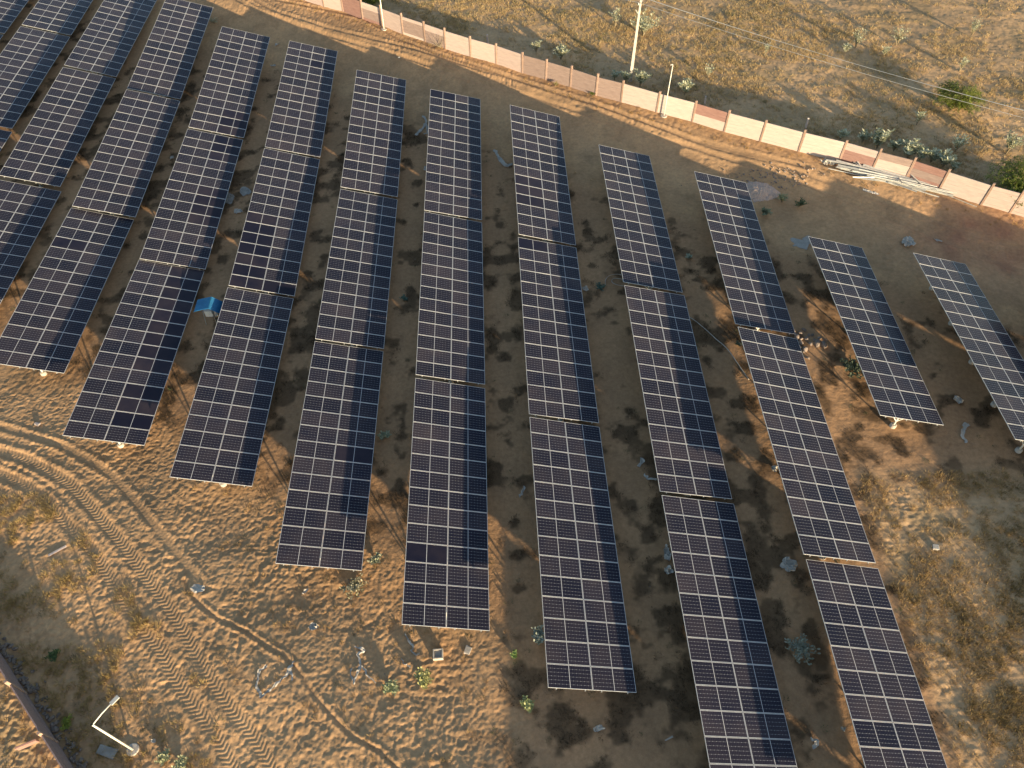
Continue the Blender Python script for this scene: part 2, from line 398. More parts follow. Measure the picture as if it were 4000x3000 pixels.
def d_lr(x, y): return (field(x, y) > .3) * (wall_d(x, y) < -3) * (x > 10) * np.clip(.25 + ss((vn(x, y, 2.2, 45) - .35) / .3), 0, 1)
P = scatter(6500, (18, 45), (2, 30), d_lr, 3)
s1 = tufts(P, 20, .2, .24, .026, (.34, .24, .11), (.60, .43, .21), seed=3)
P = scatter(450, (18, 45), (2, 30), lambda x, y: d_lr(x, y) * (vn(x, y, 1.6, 46) > .6), 4)
s2 = tufts(P, 60, .34, .3, .026, (.18, .14, .06), (.34, .25, .11), seed=4)
stuff('dry_grass', [s1, s2], 'straw coloured grass on the lit patch at the lower right of the rows', 'grass')
def d_w(x, y): return weedmask(x, y) * (1 - sandy(x, y)) * (1 - field(x, y)) * (wall_d(x, y) < -2)
P = scatter(9500, (-62, 48), (4, 100), d_w, 5)
s1 = tufts(P, 34, .24, .17, .022, (.03, .023, .014), (.105, .075, .045), lean=1.0, seed=5)
P = scatter(500, (-62, 48), (4, 90), lambda x, y: (1 - sandy(x, y)) * (1 - field(x, y)) * (wall_d(x, y) < -2), 6)
s2 = tufts(P, 24, .16, .14, .03, (.06, .085, .04), (.12, .16, .08), lean=1.0, seed=6)
stuff('ground_weeds', [s1, s2], 'low dark withered weeds spread over the soil between the panel rows', 'weeds')
def d_sand(x, y):
    e = np.maximum(ss(1 - np.abs(wall_d(x, y) + 1.2) / 1.3), ss(1 - np.abs(lwall_d(x, y) - 2.4) / 2.4) * .35 * (y < 30) * (x < 0))
    d = np.maximum(e, .6 * ss((vn(x, y, 1.3, 47) - .62) / .12) * sandy(x, y) * (wall_d(x, y) < -11) * (x > -19))
    d = np.maximum(d, .55 * (sandy(x, y) > .5) * (x > -14) * (y < 24) * ss((vn(x, y, 1.5, 48) - .42) / .2))
    d = np.maximum(d, .8 * (lwall_d(x, y) < -.4) * (x < -10) * (y < 30))
    dt = np.ones_like(x) * 9.
    for T in TRK: dt = np.minimum(dt, pdist(x, y, T)[0])
    return d * (dt > .7)
P = scatter(3600, (-62, 48), (3, 96), d_sand, 7)
s1 = tufts(P, 22, .16, .2, .024, (.27, .18, .075), (.50, .34, .15), seed=7)
P = scatter(600, (-30, 5), (3, 30), lambda x, y: d_sand(x, y) * .25, 8)
s2 = tufts(P, 40, .24, .2, .022, (.07, .065, .035), (.20, .16, .08), seed=8)
P = scatter(420, (-30, -14), (3, 24), lambda x, y: (lwall_d(x, y) > .4) * (lwall_d(x, y) < 6.5) * (vn(x, y, 1.4, 49) > .5) * 1., 9)
s3 = tufts(P, 46, .2, .3, .022, (.30, .22, .09), (.52, .38, .17), lean=.9, seed=9)
stuff('dry_grass', [s1, s2, s3], 'scattered dry tufts along the sandy track and the walls', 'grass')

# ------------------------------------------------------------------ solar tables
MW, ML, PITCH = 2.278, 1.136, (16.222 - 1.136) / 13
def module_me(mat, nm):
    me = mesh(nm, [(-MW/2 + .012, -ML/2 + .012, 0), (MW/2 - .012, -ML/2 + .012, 0), (MW/2 - .012, ML/2 - .012, 0), (-MW/2 + .012, ML/2 - .012, 0),
                   (-MW/2 + .012, -ML/2 + .012, -.012), (MW/2 - .012, -ML/2 + .012, -.012), (MW/2 - .012, ML/2 - .012, -.012), (-MW/2 + .012, ML/2 - .012, -.012)],
              [(0, 1, 2, 3), (7, 6, 5, 4), (0, 4, 5, 1), (1, 5, 6, 2), (2, 6, 7, 3), (3, 7, 4, 0)], mat)
    uvl = me.uv_layers.new(name='UVMap'); uv = np.zeros((24, 2), np.float32); uv[:4] = [(0, 0), (1, 0), (1, 1), (0, 1)]
    uv[4:] = (.02, .04); uvl.data.foreach_set('uv', uv.ravel()); return me
mod1 = module_me(M_cell, 'solar_panel'); mod2 = module_me(M_cell2, 'solar_panel')
b = MB(); t_, fw_ = .035, .022
b.box((0, ML/2 - fw_/2, -.0125), (MW, fw_, t_)).box((0, -ML/2 + fw_/2, -.0125), (MW, fw_, t_))
b.box((-MW/2 + fw_/2, 0, -.0125), (fw_, ML - 2*fw_, t_)).box((MW/2 - fw_/2, 0, -.0125), (fw_, ML - 2*fw_, t_))
frame_me = b.me('panel_frame', M_alu)
b = MB(); LP = 16.222 + .1
b.box((0, 0, 0), (.003, LP, .07)).box((.022, 0, .0365), (.045, LP, .003)).box((.022, 0, -.0365), (.045, LP, .003))
b.box((.022, -LP/2 + .02, .0), (.06, .012, .05)); purlin_me = b.me('purlin', M_steel)
b = MB(); b.box((0, 0, 0), (4.1, .05, .09)); rafter_me = b.me('rafter', M_steel)
b = MB(); b.tube([(0, 0, 0), (0, 0, 1)], .055, 10); post_me = b.me('post', M_whitep)
b = MB(); b.tube([(0, 0, -.3), (0, 0, .2), (0, 0, .24)], [.21, .2, .15], 14); foot_me = b.me('footing', M_conc)
TB = {
'e1':(-23.66,67.49,1.51,15.72,2.07,-0.36),'e2':(-23.58,50.97,1.18,15.71,0.26,-0.26),'e3':(-23.65,34.76,1.44,15.70,-3.14,-0.08),
'f1':(-16.64,64.60,1.43,15.07,2.42,-0.21),'f2':(-16.56,48.04,1.09,16.00,0.32,-0.19),'f3':(-16.60,31.68,1.38,15.75,-3.00,-0.00),
'g1':(-9.65,58.94,1.52,14.66,2.66,-0.03),'g2':(-9.64,42.46,1.24,14.97,-1.03,-0.03),'g3':(-9.69,26.14,1.51,14.91,-1.97,0.07),
'h1':(-2.77,55.47,1.68,14.08,1.59,0.19),'h2':(-2.78,39.01,1.49,15.35,-0.49,-0.04),'h3':(-2.77,22.48,1.78,15.72,-1.61,-0.06),
'i1':(4.32,52.23,1.85,16.46,2.04,-0.39),'i2':(4.33,35.60,1.65,15.02,0.00,-0.06),'i3':(4.37,19.07,1.96,16.20,-1.88,-0.20),
'j1':(11.51,46.63,1.85,15.36,-0.12,-0.08),'j2':(11.49,29.79,2.01,15.25,1.08,-0.07),'j3':(11.51,13.25,1.95,16.11,-0.29,0.10),
'k1':(18.59,42.31,2.08,15.03,0.81,0.55),'k2':(18.32,25.32,2.46,17.51,-0.24,0.20),'k3':(18.46,9.01,2.13,17.04,-0.91,0.72),
'l1':(25.49,34.17,2.39,15.29,-0.43,0.50),'m1':(32.57,32.04,2.56,15.84,-0.83,-0.32),
'd1':(-30.65,73.94,1.45,15.70,2.21,-0.17),'d2':(-30.37,57.08,1.29,16.23,0.47,-0.46),'d3':(-30.55,40.91,1.28,16.08,-2.20,0.19),
'c1':(-37.73,78.25,1.02,16.19,-0.15,0.14),'c2':(-37.63,61.41,1.12,15.97,0.50,0.31),'c3':(-37.6,44.86,.98,16.0,-1.2,0.1),
'b1':(-44.78,86.66,0.84,15.04,0.11,0.03),'b2':(-44.74,70.01,0.90,15.01,-0.30,0.00),'b3':(-44.7,53.45,.85,15.2,-.3,0),
'a1':(-51.8,87.3,.8,15.3,0,0),'a2':(-51.8,70.75,.8,15.3,0,0),
'j4':(11.5,-3.3,1.95,16,0,.1),'k4':(18.6,-7.5,2.1,16,0,.1),
'n1':(39.5,28.9,2.65,15.8,0,0),'n2':(39.5,12.35,2.6,15.8,0,0),'n3':(39.5,-4.2,2.55,15.8,0,0),'o1':(46.5,27.1,2.75,15.8,0,0),'o2':(46.5,10.6,2.7,15.8,0,0)}
PLAIN = {('e1',1,r) for r in (11,12,13)} | {('e2',1,r) for r in (0,1,2,6,7,8,9)} | {('e3',1,r) for r in (0,1,2,3,4,5,6,7,8,10,11,12)} \
  | {('f2',0,r) for r in (7,8,9,10,11,12,13)} | {('f2',1,13),('f1',1,2)} | {('g3',1,7),('h3',0,10),('i1',0,8),('i1',0,9),('i1',0,10),('i2',0,0),('h1',0,0)} | {('c1',1,4),('d3',0,3)}
ORD = {'a':'first','b':'second','c':'third','d':'fourth','e':'fifth','f':'sixth','g':'seventh','h':'eighth','i':'ninth','j':'tenth','k':'eleventh','l':'twelfth','m':'thirteenth','n':'fourteenth','o':'fifteenth'}
TLAB = {'a1':'uppermost table of the leftmost panel row, at the top left corner','a2':'second table down in the leftmost panel row, mostly cut off',
'b1':'uppermost table in the second panel row from the left','b2':'middle table in the second panel row from the left','b3':'lowest table in the second panel row from the left, partly cut off',
'c1':'uppermost table in the third panel row from the left','c2':'middle table in the third panel row from the left','c3':'lowest table in the third panel row, cut by the left edge',
'd1':'uppermost table in the fourth panel row from the left','d2':'middle table in the fourth panel row, left of the two tarpaulins','d3':'lowest table in the fourth panel row, ending on lit sand',
'e1':'uppermost table in the fifth panel row, three plain dark panels at its lower right','e2':'middle table in the fifth panel row, plain dark panels in its right column','e3':'table left of the blue inverter canopy, right column almost all plain dark panels',
'f1':'uppermost table in the sixth panel row from the left','f2':'middle table in the sixth panel row, lower left column of plain dark panels','f3':'table just right of the blue inverter canopy, lowest in its row',
'g1':'uppermost table in the seventh panel row from the left','g2':'middle table in the seventh panel row from the left','g3':'lowest table in the seventh panel row, one plain dark panel in its right column',
'h1':'uppermost table in the eighth panel row, white plastic strip on its left','h2':'middle table in the eighth panel row from the left','h3':'lowest table in the eighth panel row, above the square concrete pit',
'i1':'uppermost table in the ninth panel row, three plain dark panels in its left column','i2':'middle table in the ninth panel row, plain dark panel in its upper left corner','i3':'lowest table in the ninth panel row from the left',
'j1':'uppermost table in the tenth panel row, looped hose at its lower left corner','j2':'middle table in the tenth panel row, browner with dust at its lower left','j3':'lowest visible table in the tenth panel row, cut by the bottom edge','j4':'hidden table of the tenth panel row below the bottom edge',
'k1':'uppermost table in the eleventh panel row, beside the stone heap','k2':'middle table in the eleventh panel row, scattered boulders at its upper right corner','k3':'lowest visible table in the eleventh panel row, cut by the bottom edge','k4':'hidden table of the eleventh panel row below the bottom edge',
'l1':'single table row with a braced post at its near end, grey sheets at its corner','m1':'table at the right edge of the photo, plastic film at its upper left corner',
'n1':'hidden upper table of the row beyond the right edge','n2':'hidden middle table of the row beyond the right edge','n3':'hidden lower table of the row beyond the right edge','o1':'hidden upper table of the second row beyond the right edge','o2':'hidden lower table of the second row beyond the right edge'}
brace_cache = {}
for nm, (tx, ty, tz, ti, sl, yw) in sorted(TB.items()):
    g0 = float(G(tx, ty)); root = empty('solar_table', (tx, ty, g0))
    tag(root, TLAB[nm], 'solar panel table', 'tables of solar panels set out in parallel rows')
    T_, S_, W_ = rad(ti), rad(sl), rad(yw)
    bv = Vector((math.sin(W_)*math.cos(S_), math.cos(W_)*math.cos(S_), math.sin(S_)))
    hv = Vector((math.cos(W_), -math.sin(W_), 0)); nv = hv.cross(bv)
    av = hv*math.cos(T_) - nv*math.sin(T_); nn = av.cross(bv)
    def PM(u, v, n, c=Vector((0, 0, tz - g0))):
        o = c + av*u + bv*v + nn*n
        M = Matrix.Identity(4)
        for i in range(3): M[i][0] = av[i]; M[i][1] = bv[i]; M[i][2] = nn[i]; M[i][3] = o[i]
        return M
    for r in range(14):
        for cI in (0, 1):
            M = PM((-1 if cI == 0 else 1) * (MW/2 + .01), 16.222/2 - ML/2 - r*PITCH, random.uniform(-.002, .002))
            M = M @ Matrix.Rotation(random.gauss(0, .0025), 4, 'X') @ Matrix.Rotation(random.gauss(0, .0025), 4, 'Y')
            pl = (nm, cI, r) in PLAIN
            o = link('solar_panel', mod2 if pl else mod1, root, mat=M)
            if pl: o['label'] = 'plain dark panel without visible cell lines'
            link('panel_frame', frame_me, o)
    for u in (-1.88, -.39, .45, 1.83): link('purlin', purlin_me, root, mat=PM(u, 0, -.072))
    for k in range(5):
        v = -16.222/2 + 1.0 + k*3.555
        link('rafter', rafter_me, root, mat=PM(0, v, -.155))
        top = PM(0, v, -.2).translation; gx, gy = tx + top.x, ty + top.y
        gb = gz((gx, gy)) - g0; L_ = top.z - gb
        po = link('post', post_me, root, mat=Matrix.Translation((top.x, top.y, gb)) @ Matrix.Diagonal((1, 1, L_, 1)))
        fo = link('footing', foot_me, root, mat=Matrix.Translation((top.x, top.y, gb)) @ Matrix.Rotation(random.uniform(0, 3), 4, 'Z'))
        j0 = Vector((top.x, top.y, gb + L_*.3))
        for u in (-1.15, 1.35):
            e = PM(u, v, -.2).translation; MB().bar(j0 + (e - j0)*.03, e, .05, .05).build('brace', M_whitep, root)

# ------------------------------------------------------------------ walls
def wall(name, pts, hts, mats, label, post_mat, thick=.06, proud=.0):
    root = empty(name, pts[0]); o0 = Vector(pts[0]); tag(root, label, 'wall')
    for i, p in enumerate(pts):
        p = Vector(p); q = Vector(pts[min(i + 1, len(pts) - 1)]); p_ = Vector(pts[max(i - 1, 0)])
        d = (q - p_); rz = math.atan2(d.y, d.x); hh = hts[i] + random.uniform(-.05, .08); R = Matrix.Rotation(rz, 3, 'Z') @ Matrix.Rotation(random.gauss(0, .012), 3, 'Y')
        z = gz(p) - .35
        b = MB(); b.box((0, 0, (hh + .35) / 2), (.17, .15, hh + .35), None, 0, .012)
        M = Matrix.Translation(Vector((p.x, p.y, z)) - o0) @ R.to_4x4(); b.build('wall_post', post_mat, root, mat=M)
    for i in range(len(pts) - 1):
        a, c = Vector(pts[i]), Vector(pts[i + 1]); d = c - a; L = math.hypot(d.x, d.y) - .165; rz = math.atan2(d.y, d.x)
        mid = (a + c) / 2; z = (gz(a) + gz(c)) / 2 - .06; hh = min(hts[i], hts[i + 1]) - .22; ms = mats[i]; n = 6; b = MB()
        for k in range(n):
            mi = ms[k] if isinstance(ms, (list, tuple)) else 0
            b.box((0, random.uniform(-.006, .006), (k + .5) * hh / n), (L, thick, hh / n - .008), None, mi)
        b.box((0, 0, hh / 2), (L - .01, thick - .03, hh - .02), None, 5)
        sl = math.atan2(d.z, L)
        M = Matrix.Translation(Vector((mid.x, mid.y, z)) - o0) @ Matrix.Rotation(rz, 4, 'Z') @ Matrix.Rotation(-sl, 4, 'Y')
        o = b.build('wall_panel', [M_wallA, M_wallB, M_wallC, M_wallD, M_wallL, M_joint], root, mat=M)
        top = ms[-1] if isinstance(ms, (list, tuple)) else 0; mn = ms[0]
        if 2 in ms: o['label'] = 'red sandstone bay' if mn == top else 'bay with planks of red and pale stone'
        elif mn == 3: o['label'] = 'dull brown bay'
    return root
PX = [(1267,27),(1341,45),(1418,75),(1495,102),(1576,133),(1662,162),(1741,190),(1840,221),(1940,249),(2041,284),(2133,310),(2228,339),(2328,373),(2427,398),(2565,438),(2705,475),(2830,513),(2970,551),(3120,592),(3278,631),(3405,668),(3536,702),(3667,746),(3832,800),(3945,831)]
wp = [at(*p) for p in PX]
left = []; d = (wp[0] - wp[4]) / 4
for k in range(6, 0, -1): q = wp[0] + d * k; left.append(Vector((q.x, q.y, float(G(q.x, q.y)))))
right = []; d = (wp[-1] - wp[-5]); d = d / math.hypot(d.x, d.y) * 2.8
for k in range(1, 6): q = wp[-1] + d * k; right.append(Vector((q.x, q.y, float(G(q.x, q.y)))))
allp = left + wp + right
A_, B_, C_, D_ = [0]*6, [1]*6, [2]*6, [3]*6
bays = [B_]*4 + [A_, B_] + [B_, C_, [2,3,3,3,1,0], B_, [0,3,3,3,3,1], [3,3,3,3,1,1], B_, B_, B_, D_, D_, D_, D_, A_, A_, [0,0,0,2,2,2], A_, A_, A_, [2,2,2,2,1,1], [1,1,1,1,3,3], [2,2,3,3,2,2], A_, B_] + [B_]*5
wall('boundary_wall', allp, [2.12]*len(allp), bays, 'long plank wall of cream, pink and red stone running along the far side of the track', M_wallP)
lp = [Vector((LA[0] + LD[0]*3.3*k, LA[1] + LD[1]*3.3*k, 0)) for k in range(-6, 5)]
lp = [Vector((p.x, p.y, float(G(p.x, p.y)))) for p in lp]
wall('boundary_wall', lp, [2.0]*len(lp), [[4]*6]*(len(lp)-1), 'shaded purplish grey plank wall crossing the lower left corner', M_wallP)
o = MB().box((0, 0, 0), (.9, .12, .55), None, 0, .02).build('stone_slab', M_wallC, loc=at(165, 2935, .0) + Vector((0, 0, .75)))
pp = Vector((-22.75, 9.75, 0)); o.location = (pp.x, pp.y, float(G(pp.x, pp.y)) + .82); o.rotation_euler = (rad(12), rad(6), rad(25))
tag(o, 'orange red stone slab leaning outside a post of the lower left wall', 'stone slab')

# stubs of old posts behind the wall
for (px, py, h, mt, lb) in [((1636), 128, 1.1, M_wallC, 'rusty orange stub post behind the wall near the top left light pole'), (1905, 168, .9, M_wallA, 'pale stub post behind the pink wall bays'),
        (2752, 408, .8, M_wallA, 'pale tapered stub just behind the bay with red top planks'), (3147, 500, 1.0, M_wallA, 'short cream stub behind the cream bays of the far wall'), (2433, 300, .6, M_wallC, 'orange stub among leaves behind the wall by the power pole')]:
    p = at(px, py); z = gz(p); b = MB(); b.box((0, 0, h/2 - .1), (.16, .14, h + .2), None, 0, .02)
    o = b.build('stub_post', mt, loc=(p.x, p.y, z)); o.rotation_euler = (random.uniform(-.06, .06), random.uniform(-.06, .06), random.uniform(-.5, .5)); tag(o, lb, 'post', 'old stub posts behind the wall')

# ------------------------------------------------------------------ poles, lamps, wires
def lamp(base, h, arm, label, r=.035, head=True):
    base = Vector((base.x, base.y, gz(base))); root = empty('lamp_post', base); tag(root, label, 'lamp post', 'lamp posts standing inside the walls')
    MB().tube([(0, 0, 0), (0, 0, h)], [r*1.25, r], 10).build('pole', M_whitep, root)
    MB().tube([(0, 0, -.1), (0, 0, .05), (0, 0, .07)], [.3, .3, .26], 20).build('base', M_conc, root)
    av = Vector(arm); MB().tube([(0, 0, h - .05), (av.x*.5, av.y*.5, h + .02 + av.z*.5), (av.x, av.y, h + av.z)], r*.72, 8).build('arm', M_whitep, root)
    MB().tube([(0, 0, h), (0, 0, h + .05)], r*1.15, 10).build('cap', M_black, root)
    k_ = 1 if head else .4; rz = math.atan2(av.y, av.x); b = MB(); b.box((.2*k_, 0, 0), (.42*k_, .2*k_, .05), None, 0, .012); b.box((.2*k_, 0, -.03), (.34*k_, .15*k_, .012), None, 1)
    b.build('lamp_head', [M_box, M_whitep], root, mat=Matrix.Translation((av.x, av.y, h + av.z)) @ Matrix.Rotation(rz, 4, 'Z'))
    return root
lb = at(518, 2928); tp = at(357, 2828, 0)
hd = at(432, 2750, 4.7); hd0 = Vector((lb.x, lb.y, 0))
lamp(lb, 4.62, (hd.x - lb.x, hd.y - lb.y, .12), 'white lamp post with long arm beside the shaded lower left wall', .042)
lamp(at(2593, 453), 4.95, (-.12, -.07, .03), 'slim white lamp post in front of the cream wall bays', .035, False)
lamp(at(1500, 113), 5.0, (-.12, -.07, .03), 'slim white lamp post by the reddish wall bays at the top', .045, False)
pb = at(2461, 318); pb.z = gz(pb)
root = empty('power_pole', pb); tag(root, 'tall pale concrete power pole standing behind the wall among shrubs', 'power pole')
ph = 7.7; b = MB(); n = 6
for k in range(1): 
    bm = b.bm; v0 = [bm.verts.new((sx*.15, sy*.11, -.3)) for sx, sy in ((-1,-1),(1,-1),(1,1),(-1,1))]; v1 = [bm.verts.new((sx*.085, sy*.07, ph)) for sx, sy in ((-1,-1),(1,-1),(1,1),(-1,1))]
    for i in range(4): bm.faces.new((v0[i], v0[(i+1)%4], v1[(i+1)%4], v1[i]))
    bm.faces.new(v1)
b.build('pole', M_conc, root)
wd_ = Vector((.87, -.5, 0)); wn = Vector((.5, .87, 0))
MB().bar(Vector((0,0,ph-.25)) - wn*.55, Vector((0,0,ph-.25)) + wn*.55, .07, .07).build('crossarm', M_steel, root)
for s in (-.5, 0.0, .5): MB().tube([wn*s + Vector((0,0,ph-.2 + (.3 if s == 0 else 0))), wn*s + Vector((0,0,ph-.05 + (.3 if s == 0 else 0)))], [.05, .03], 8).build('insulator', M_whitep, root)
MB().bar((-.1, -.05, ph - 1.2), (-.42, -.2, ph - .75), .04, .04).build('stay_bracket', M_steel, root)
for s, pa, pc, nm_ in ((.5, (3000, 166), (4000, 435), 'uppermost'), (0.0, (3000, 186), (4000, 449), 'middle'), (-.5, (3000, 203), (4000, 472), 'lowest')):
    def atz(px, py, z):
        v = CF + CR*((px-2000)/F_PX) - CU*((py-1500)/F_PX); t = (z - ZC)/v[2]; return Vector((v[0]*t, v[1]*t, z))
    A0 = pb + wn*s + Vector((0, 0, ph - .04 + (.3 if s == 0 else 0))); z0 = A0.z
    B0 = atz(*pa, z0 - .55); C0 = atz(*pc, z0 - .75)
    E0 = C0 + (C0 - B0)*1.25; E0.z = z0; pts = []
    for i in range(41):
        t = i/40.; P0 = A0.lerp(B0, t/.33) if t < .33 else (B0.lerp(C0, (t-.33)/.3) if t < .63 else C0.lerp(E0, (t-.63)/.37))
        pts.append(Vector((P0.x, P0.y, z0 - .85*4*t*(1-t)*.95)))
    # smooth plan path
    pl = [(A0.x, A0.y), (B0.x, B0.y), (C0.x, C0.y), (E0.x, E0.y)]
    aa, ee = Vector((A0.x, A0.y)), Vector((E0.x, E0.y)); pts = []
    for i in range(41):
        t = i/40.; q = aa.lerp(ee, t); pts.append(Vector((q.x, q.y, z0 - .9*4*t*(1-t))))
    back = (aa - ee).normalized(); q2 = aa + back*30; pts = [Vector((q2.x, q2.y, z0 - .2)), Vector((aa.x + back.x*15, aa.y + back.y*15, z0 - .7))] + pts
    o = MB().tube(pts, .017, 5).build('overhead_wire', M_wire); tag(o, nm_ + ' of the three overhead wires crossing the grassland', 'wire', 'overhead wires on the power pole')

# ------------------------------------------------------------------ inverter stand with blue canopy
ip = at(842, 1255); ip.z = gz(ip); root = empty('inverter_stand', ip, rad(0)); tag(root, 'inverter stand under a small corrugated blue canopy between two panel rows', 'inverter stand')
for dx, dy in ((-.45, -.25), (.15, -.25), (-.45, .35), (.15, .35)): MB().bar((dx*1.3, dy*1.3, 0), (dx, dy, 1.35), .045, .045).build('leg', M_steel, root)
b = MB(); b.box((-.12, -.12, 1.02), (.62, .22, .62), None, 0, .03); b.box((-.12, -.245, 1.02), (.5, .02, .5), None, 1); b.build('inverter', [M_box, M_whitep], root)
b = MB(); b.box((.3, -.02, .9), (.24, .2, .5), None, 0, .02); b.build('switch_box', M_box, root)
prof = [(-1.15, 1.50), (-1.08, 1.62), (-.98, 1.68), (-.2, 1.86), (.15, 1.93), (.2, 1.93), (1.0, 1.35)]
b = MB(); bm = b.bm; ns = 45; rows = []
for i in range(ns):
    y = -.62 + 1.35*i/(ns-1); cor = .022*(1 if (math.sin(i/(ns-1)*2*math.pi*7.5) > .2) else -.3)
    rows.append([bm.verts.new((x, y, z + cor)) for x, z in prof])
for a, c in zip(rows, rows[1:]):
    for k in range(len(prof) - 1): bm.faces.new((a[k], a[k+1], c[k+1], c[k]))
r = bmesh.ops.solidify(bm, geom=bm.faces[:], thickness=.008)
b.build('canopy', M_blue, root, mat=Matrix.Diagonal((.86, .86, .97, 1)))
for y in (-.35, .42): MB().bar((-.8, y, 1.58), (.16, y, 1.78), .03, .03).bar((.16, y, 1.78), (.8, y, 1.29), .03, .03).build('canopy_rail', M_steel, root)

# ------------------------------------------------------------------ square concrete pit, slabs, sheets
p = at(1712, 2560); p.z = gz(p); root = empty('inspection_pit', p, rad(2)); tag(root, 'square concrete earthing pit standing on lit soil below a panel row', 'inspection pit')
b = MB()
for s in (-1, 1): b.box((s*.23, 0, .14), (.07, .53, .34), None, 0, .008).box((0, s*.23, .14), (.39, .07, .34), None, 0, .008)
b.build('pit_wall', M_conc, root); b = MB(); b.box((0, 0, .22), (.37, .37, .03), None, 0, .004); b.box((0, 0, .24), (.05, .05, .02)); b.build('lid', M_sheet, root)
def slab(px, py, dims, rz, mat, label, name='stone_slab', tilt=(0, 0), cat='stone slab'):
    p = at(px, py); b = MB(); b.box((0, 0, 0), dims, None, 0, .012)
    for v in b.bm.verts: v.co.x += random.uniform(-.04, .04); v.co.y += random.uniform(-.04, .04)
    o = b.build(name, mat, loc=(p.x, p.y, gz(p) + dims[2]/2 + .02)); o.rotation_euler = (tilt[0], tilt[1], rz); return tag(o, label, cat)
slab(1828, 2540, (.3, .42, .07), rad(-20), M_conc, 'loose flat stone lying right of the square concrete pit')
slab(420, 2936, (.95, .42, .07), rad(-18), M_sheet, 'grey slab lying left of the lamp post base at the lower left')
slab(225, 2152, (.95, .13, .06), rad(35), M_wallA, 'pale board lying at the edge of the curved wheel tracks', 'board', cat='board')
slab(147, 1658, (.35, .2, .08), rad(-25), M_wallA, 'pale brick on lit sand left of the fourth panel row', 'brick', cat='brick')
slab(3653, 2140, (.32, .28, .12), rad(-12), M_plastic, 'small white carton on the dry grass right of the rows', 'carton', cat='carton')
slab(3118, 950, (1.5, .95, .02), rad(-28), M_sheet, 'curved grey fibre sheet at the upper left corner of the single table', 'fibre_sheet', (.05, -.06), 'sheet')
slab(3160, 935, (.8, .7, .02), rad(35), M_sheet, 'smaller grey sheet tucked under the corner of the single table', 'fibre_sheet', (.03, .05), 'sheet')
slab(2612, 2885, (.42, .05, .04), rad(22), M_plastic, 'short white stick on dark soil between lower rows', 'stick', cat='stick')

def crumple(px, py, w_, h_, label, seed, name='plastic_sheet', rz=0.0, mat=None, amp=.09):
    p = at(px, py); r = np.random.default_rng(seed); n = 34; u = np.linspace(-1, 1, n); U, V = np.meshgrid(u, u)
    ang = np.arctan2(V, U); edge = .62 + .38*np.interp((ang + np.pi)/(2*np.pi)*12, np.arange(13), np.concatenate([q := r.random(12), q[:1]]))
    q_ = np.maximum(np.abs(U), np.abs(V)); rr = np.hypot(U, V) + 1e-6; X_ = U*q_/rr*w_/2*edge; Y_ = V*q_/rr*h_/2*edge
    c, s = math.cos(rz), math.sin(rz); XW = X_*c - Y_*s + p.x; YW = X_*s + Y_*c + p.y
    Z = G(XW, YW) + relief(XW.ravel(), YW.ravel(), True).reshape(XW.shape) + .02 + amp*1.3*(1 - np.abs(vn(XW*1.3 + YW*.6 + .3*vn(XW, YW, .4, 3), YW, .17, seed % 17 + 50) - .5)*2)**2 + amp*.5*vn(XW, YW - XW, .3, seed % 13 + 60)
    idx = np.arange(n*n).reshape(n, n); Fq = np.stack([idx[:-1,:-1].ravel(), idx[:-1,1:].ravel(), idx[1:,1:].ravel(), idx[1:,:-1].ravel()], 1)
    o = link(name, mesh(name, np.stack([XW.ravel()-p.x, YW.ravel()-p.y, Z.ravel()-p.z], 1), Fq, mat or M_plastic, True), loc=p)
    return tag(o, label, 'plastic sheet')
crumple(888, 775, 1.3, 2.0, 'left and darker of two grey tarpaulins on the ground between rows', 1, 'tarpaulin', .5, M_sheet, .04)
crumple(958, 748, 1.2, 1.5, 'right one of two flat grey tarpaulins between rows, torn at the corner', 2, 'tarpaulin', .4, M_sheet, .04)
crumple(930, 828, .95, .7, 'crumpled white plastic just below the two grey tarpaulins', 3)
crumple(673, 618, .35, .55, 'small white plastic scrap between the fourth and fifth rows', 4)
crumple(1083, 174, .6, .4, 'crumpled white plastic between the upper ends of two rows', 5, rz=.6)
crumple(1067, 258, .8, .4, 'loose white rag below the plastic between the fifth and sixth upper tables', 6, rz=-.2)
crumple(3545, 950, 1.2, 1.3, 'large crumpled plastic film at the upper left corner of the rightmost table', 7, amp=.16)
crumple(3665, 940, .8, .35, 'thin plastic film on reddish soil above the rightmost table', 8, rz=-.4)
crumple(3738, 1564, .7, .8, 'balled white plastic between the single table and the rightmost row', 9, amp=.16)
crumple(3082, 2210, 1.1, 1.0, 'crumpled grey plastic left of the gap in the eleventh row', 10, amp=.1)
crumple(2337, 2848, .75, .35, 'white bag on dark soil below the ninth row', 11, rz=.2)
crumple(2606, 2165, .5, 1.3, 'torn grey sheet along the left edge of the tenth row', 12)
crumple(2612, 2230, .55, .6, 'folded grey sheet below the torn one beside the tenth row', 13)
crumple(1226, 2452, .6, .5, 'white plastic ball on lit soil below the sixth row', 14, amp=.14)
crumple(1195, 2312, .5, .25, 'pale plastic scrap below the near end of the sixth row', 15, rz=.8)
crumple(3290, 2850, .01 + .3, .3, 'tiny white scrap in the shade left of the eleventh row', 16)
crumple(3235, 640, 1.6, .8, 'heap of pale sacking at the left end of the channel stack', 17, 'sacking', -.3, amp=.22)
crumple(3400, 752, 1.6, .35, 'white plastic film on the track below the channel stack', 18, rz=-.5, amp=.04)
crumple(1662, 662, .35, .8, 'white plastic peeking from under the upper left edge of the eighth row', 19)
crumple(3024, 1835, .5, .6, 'white coiled plastic touching the left edge of the eleventh row', 20)
crumple(2287, 1130, .55, .6, 'pale grey scrap right of the ninth row middle table', 21)
crumple(770, 2300, .9, .7, 'flat clear plastic on sand right of the wheel tracks', 22, amp=.03)
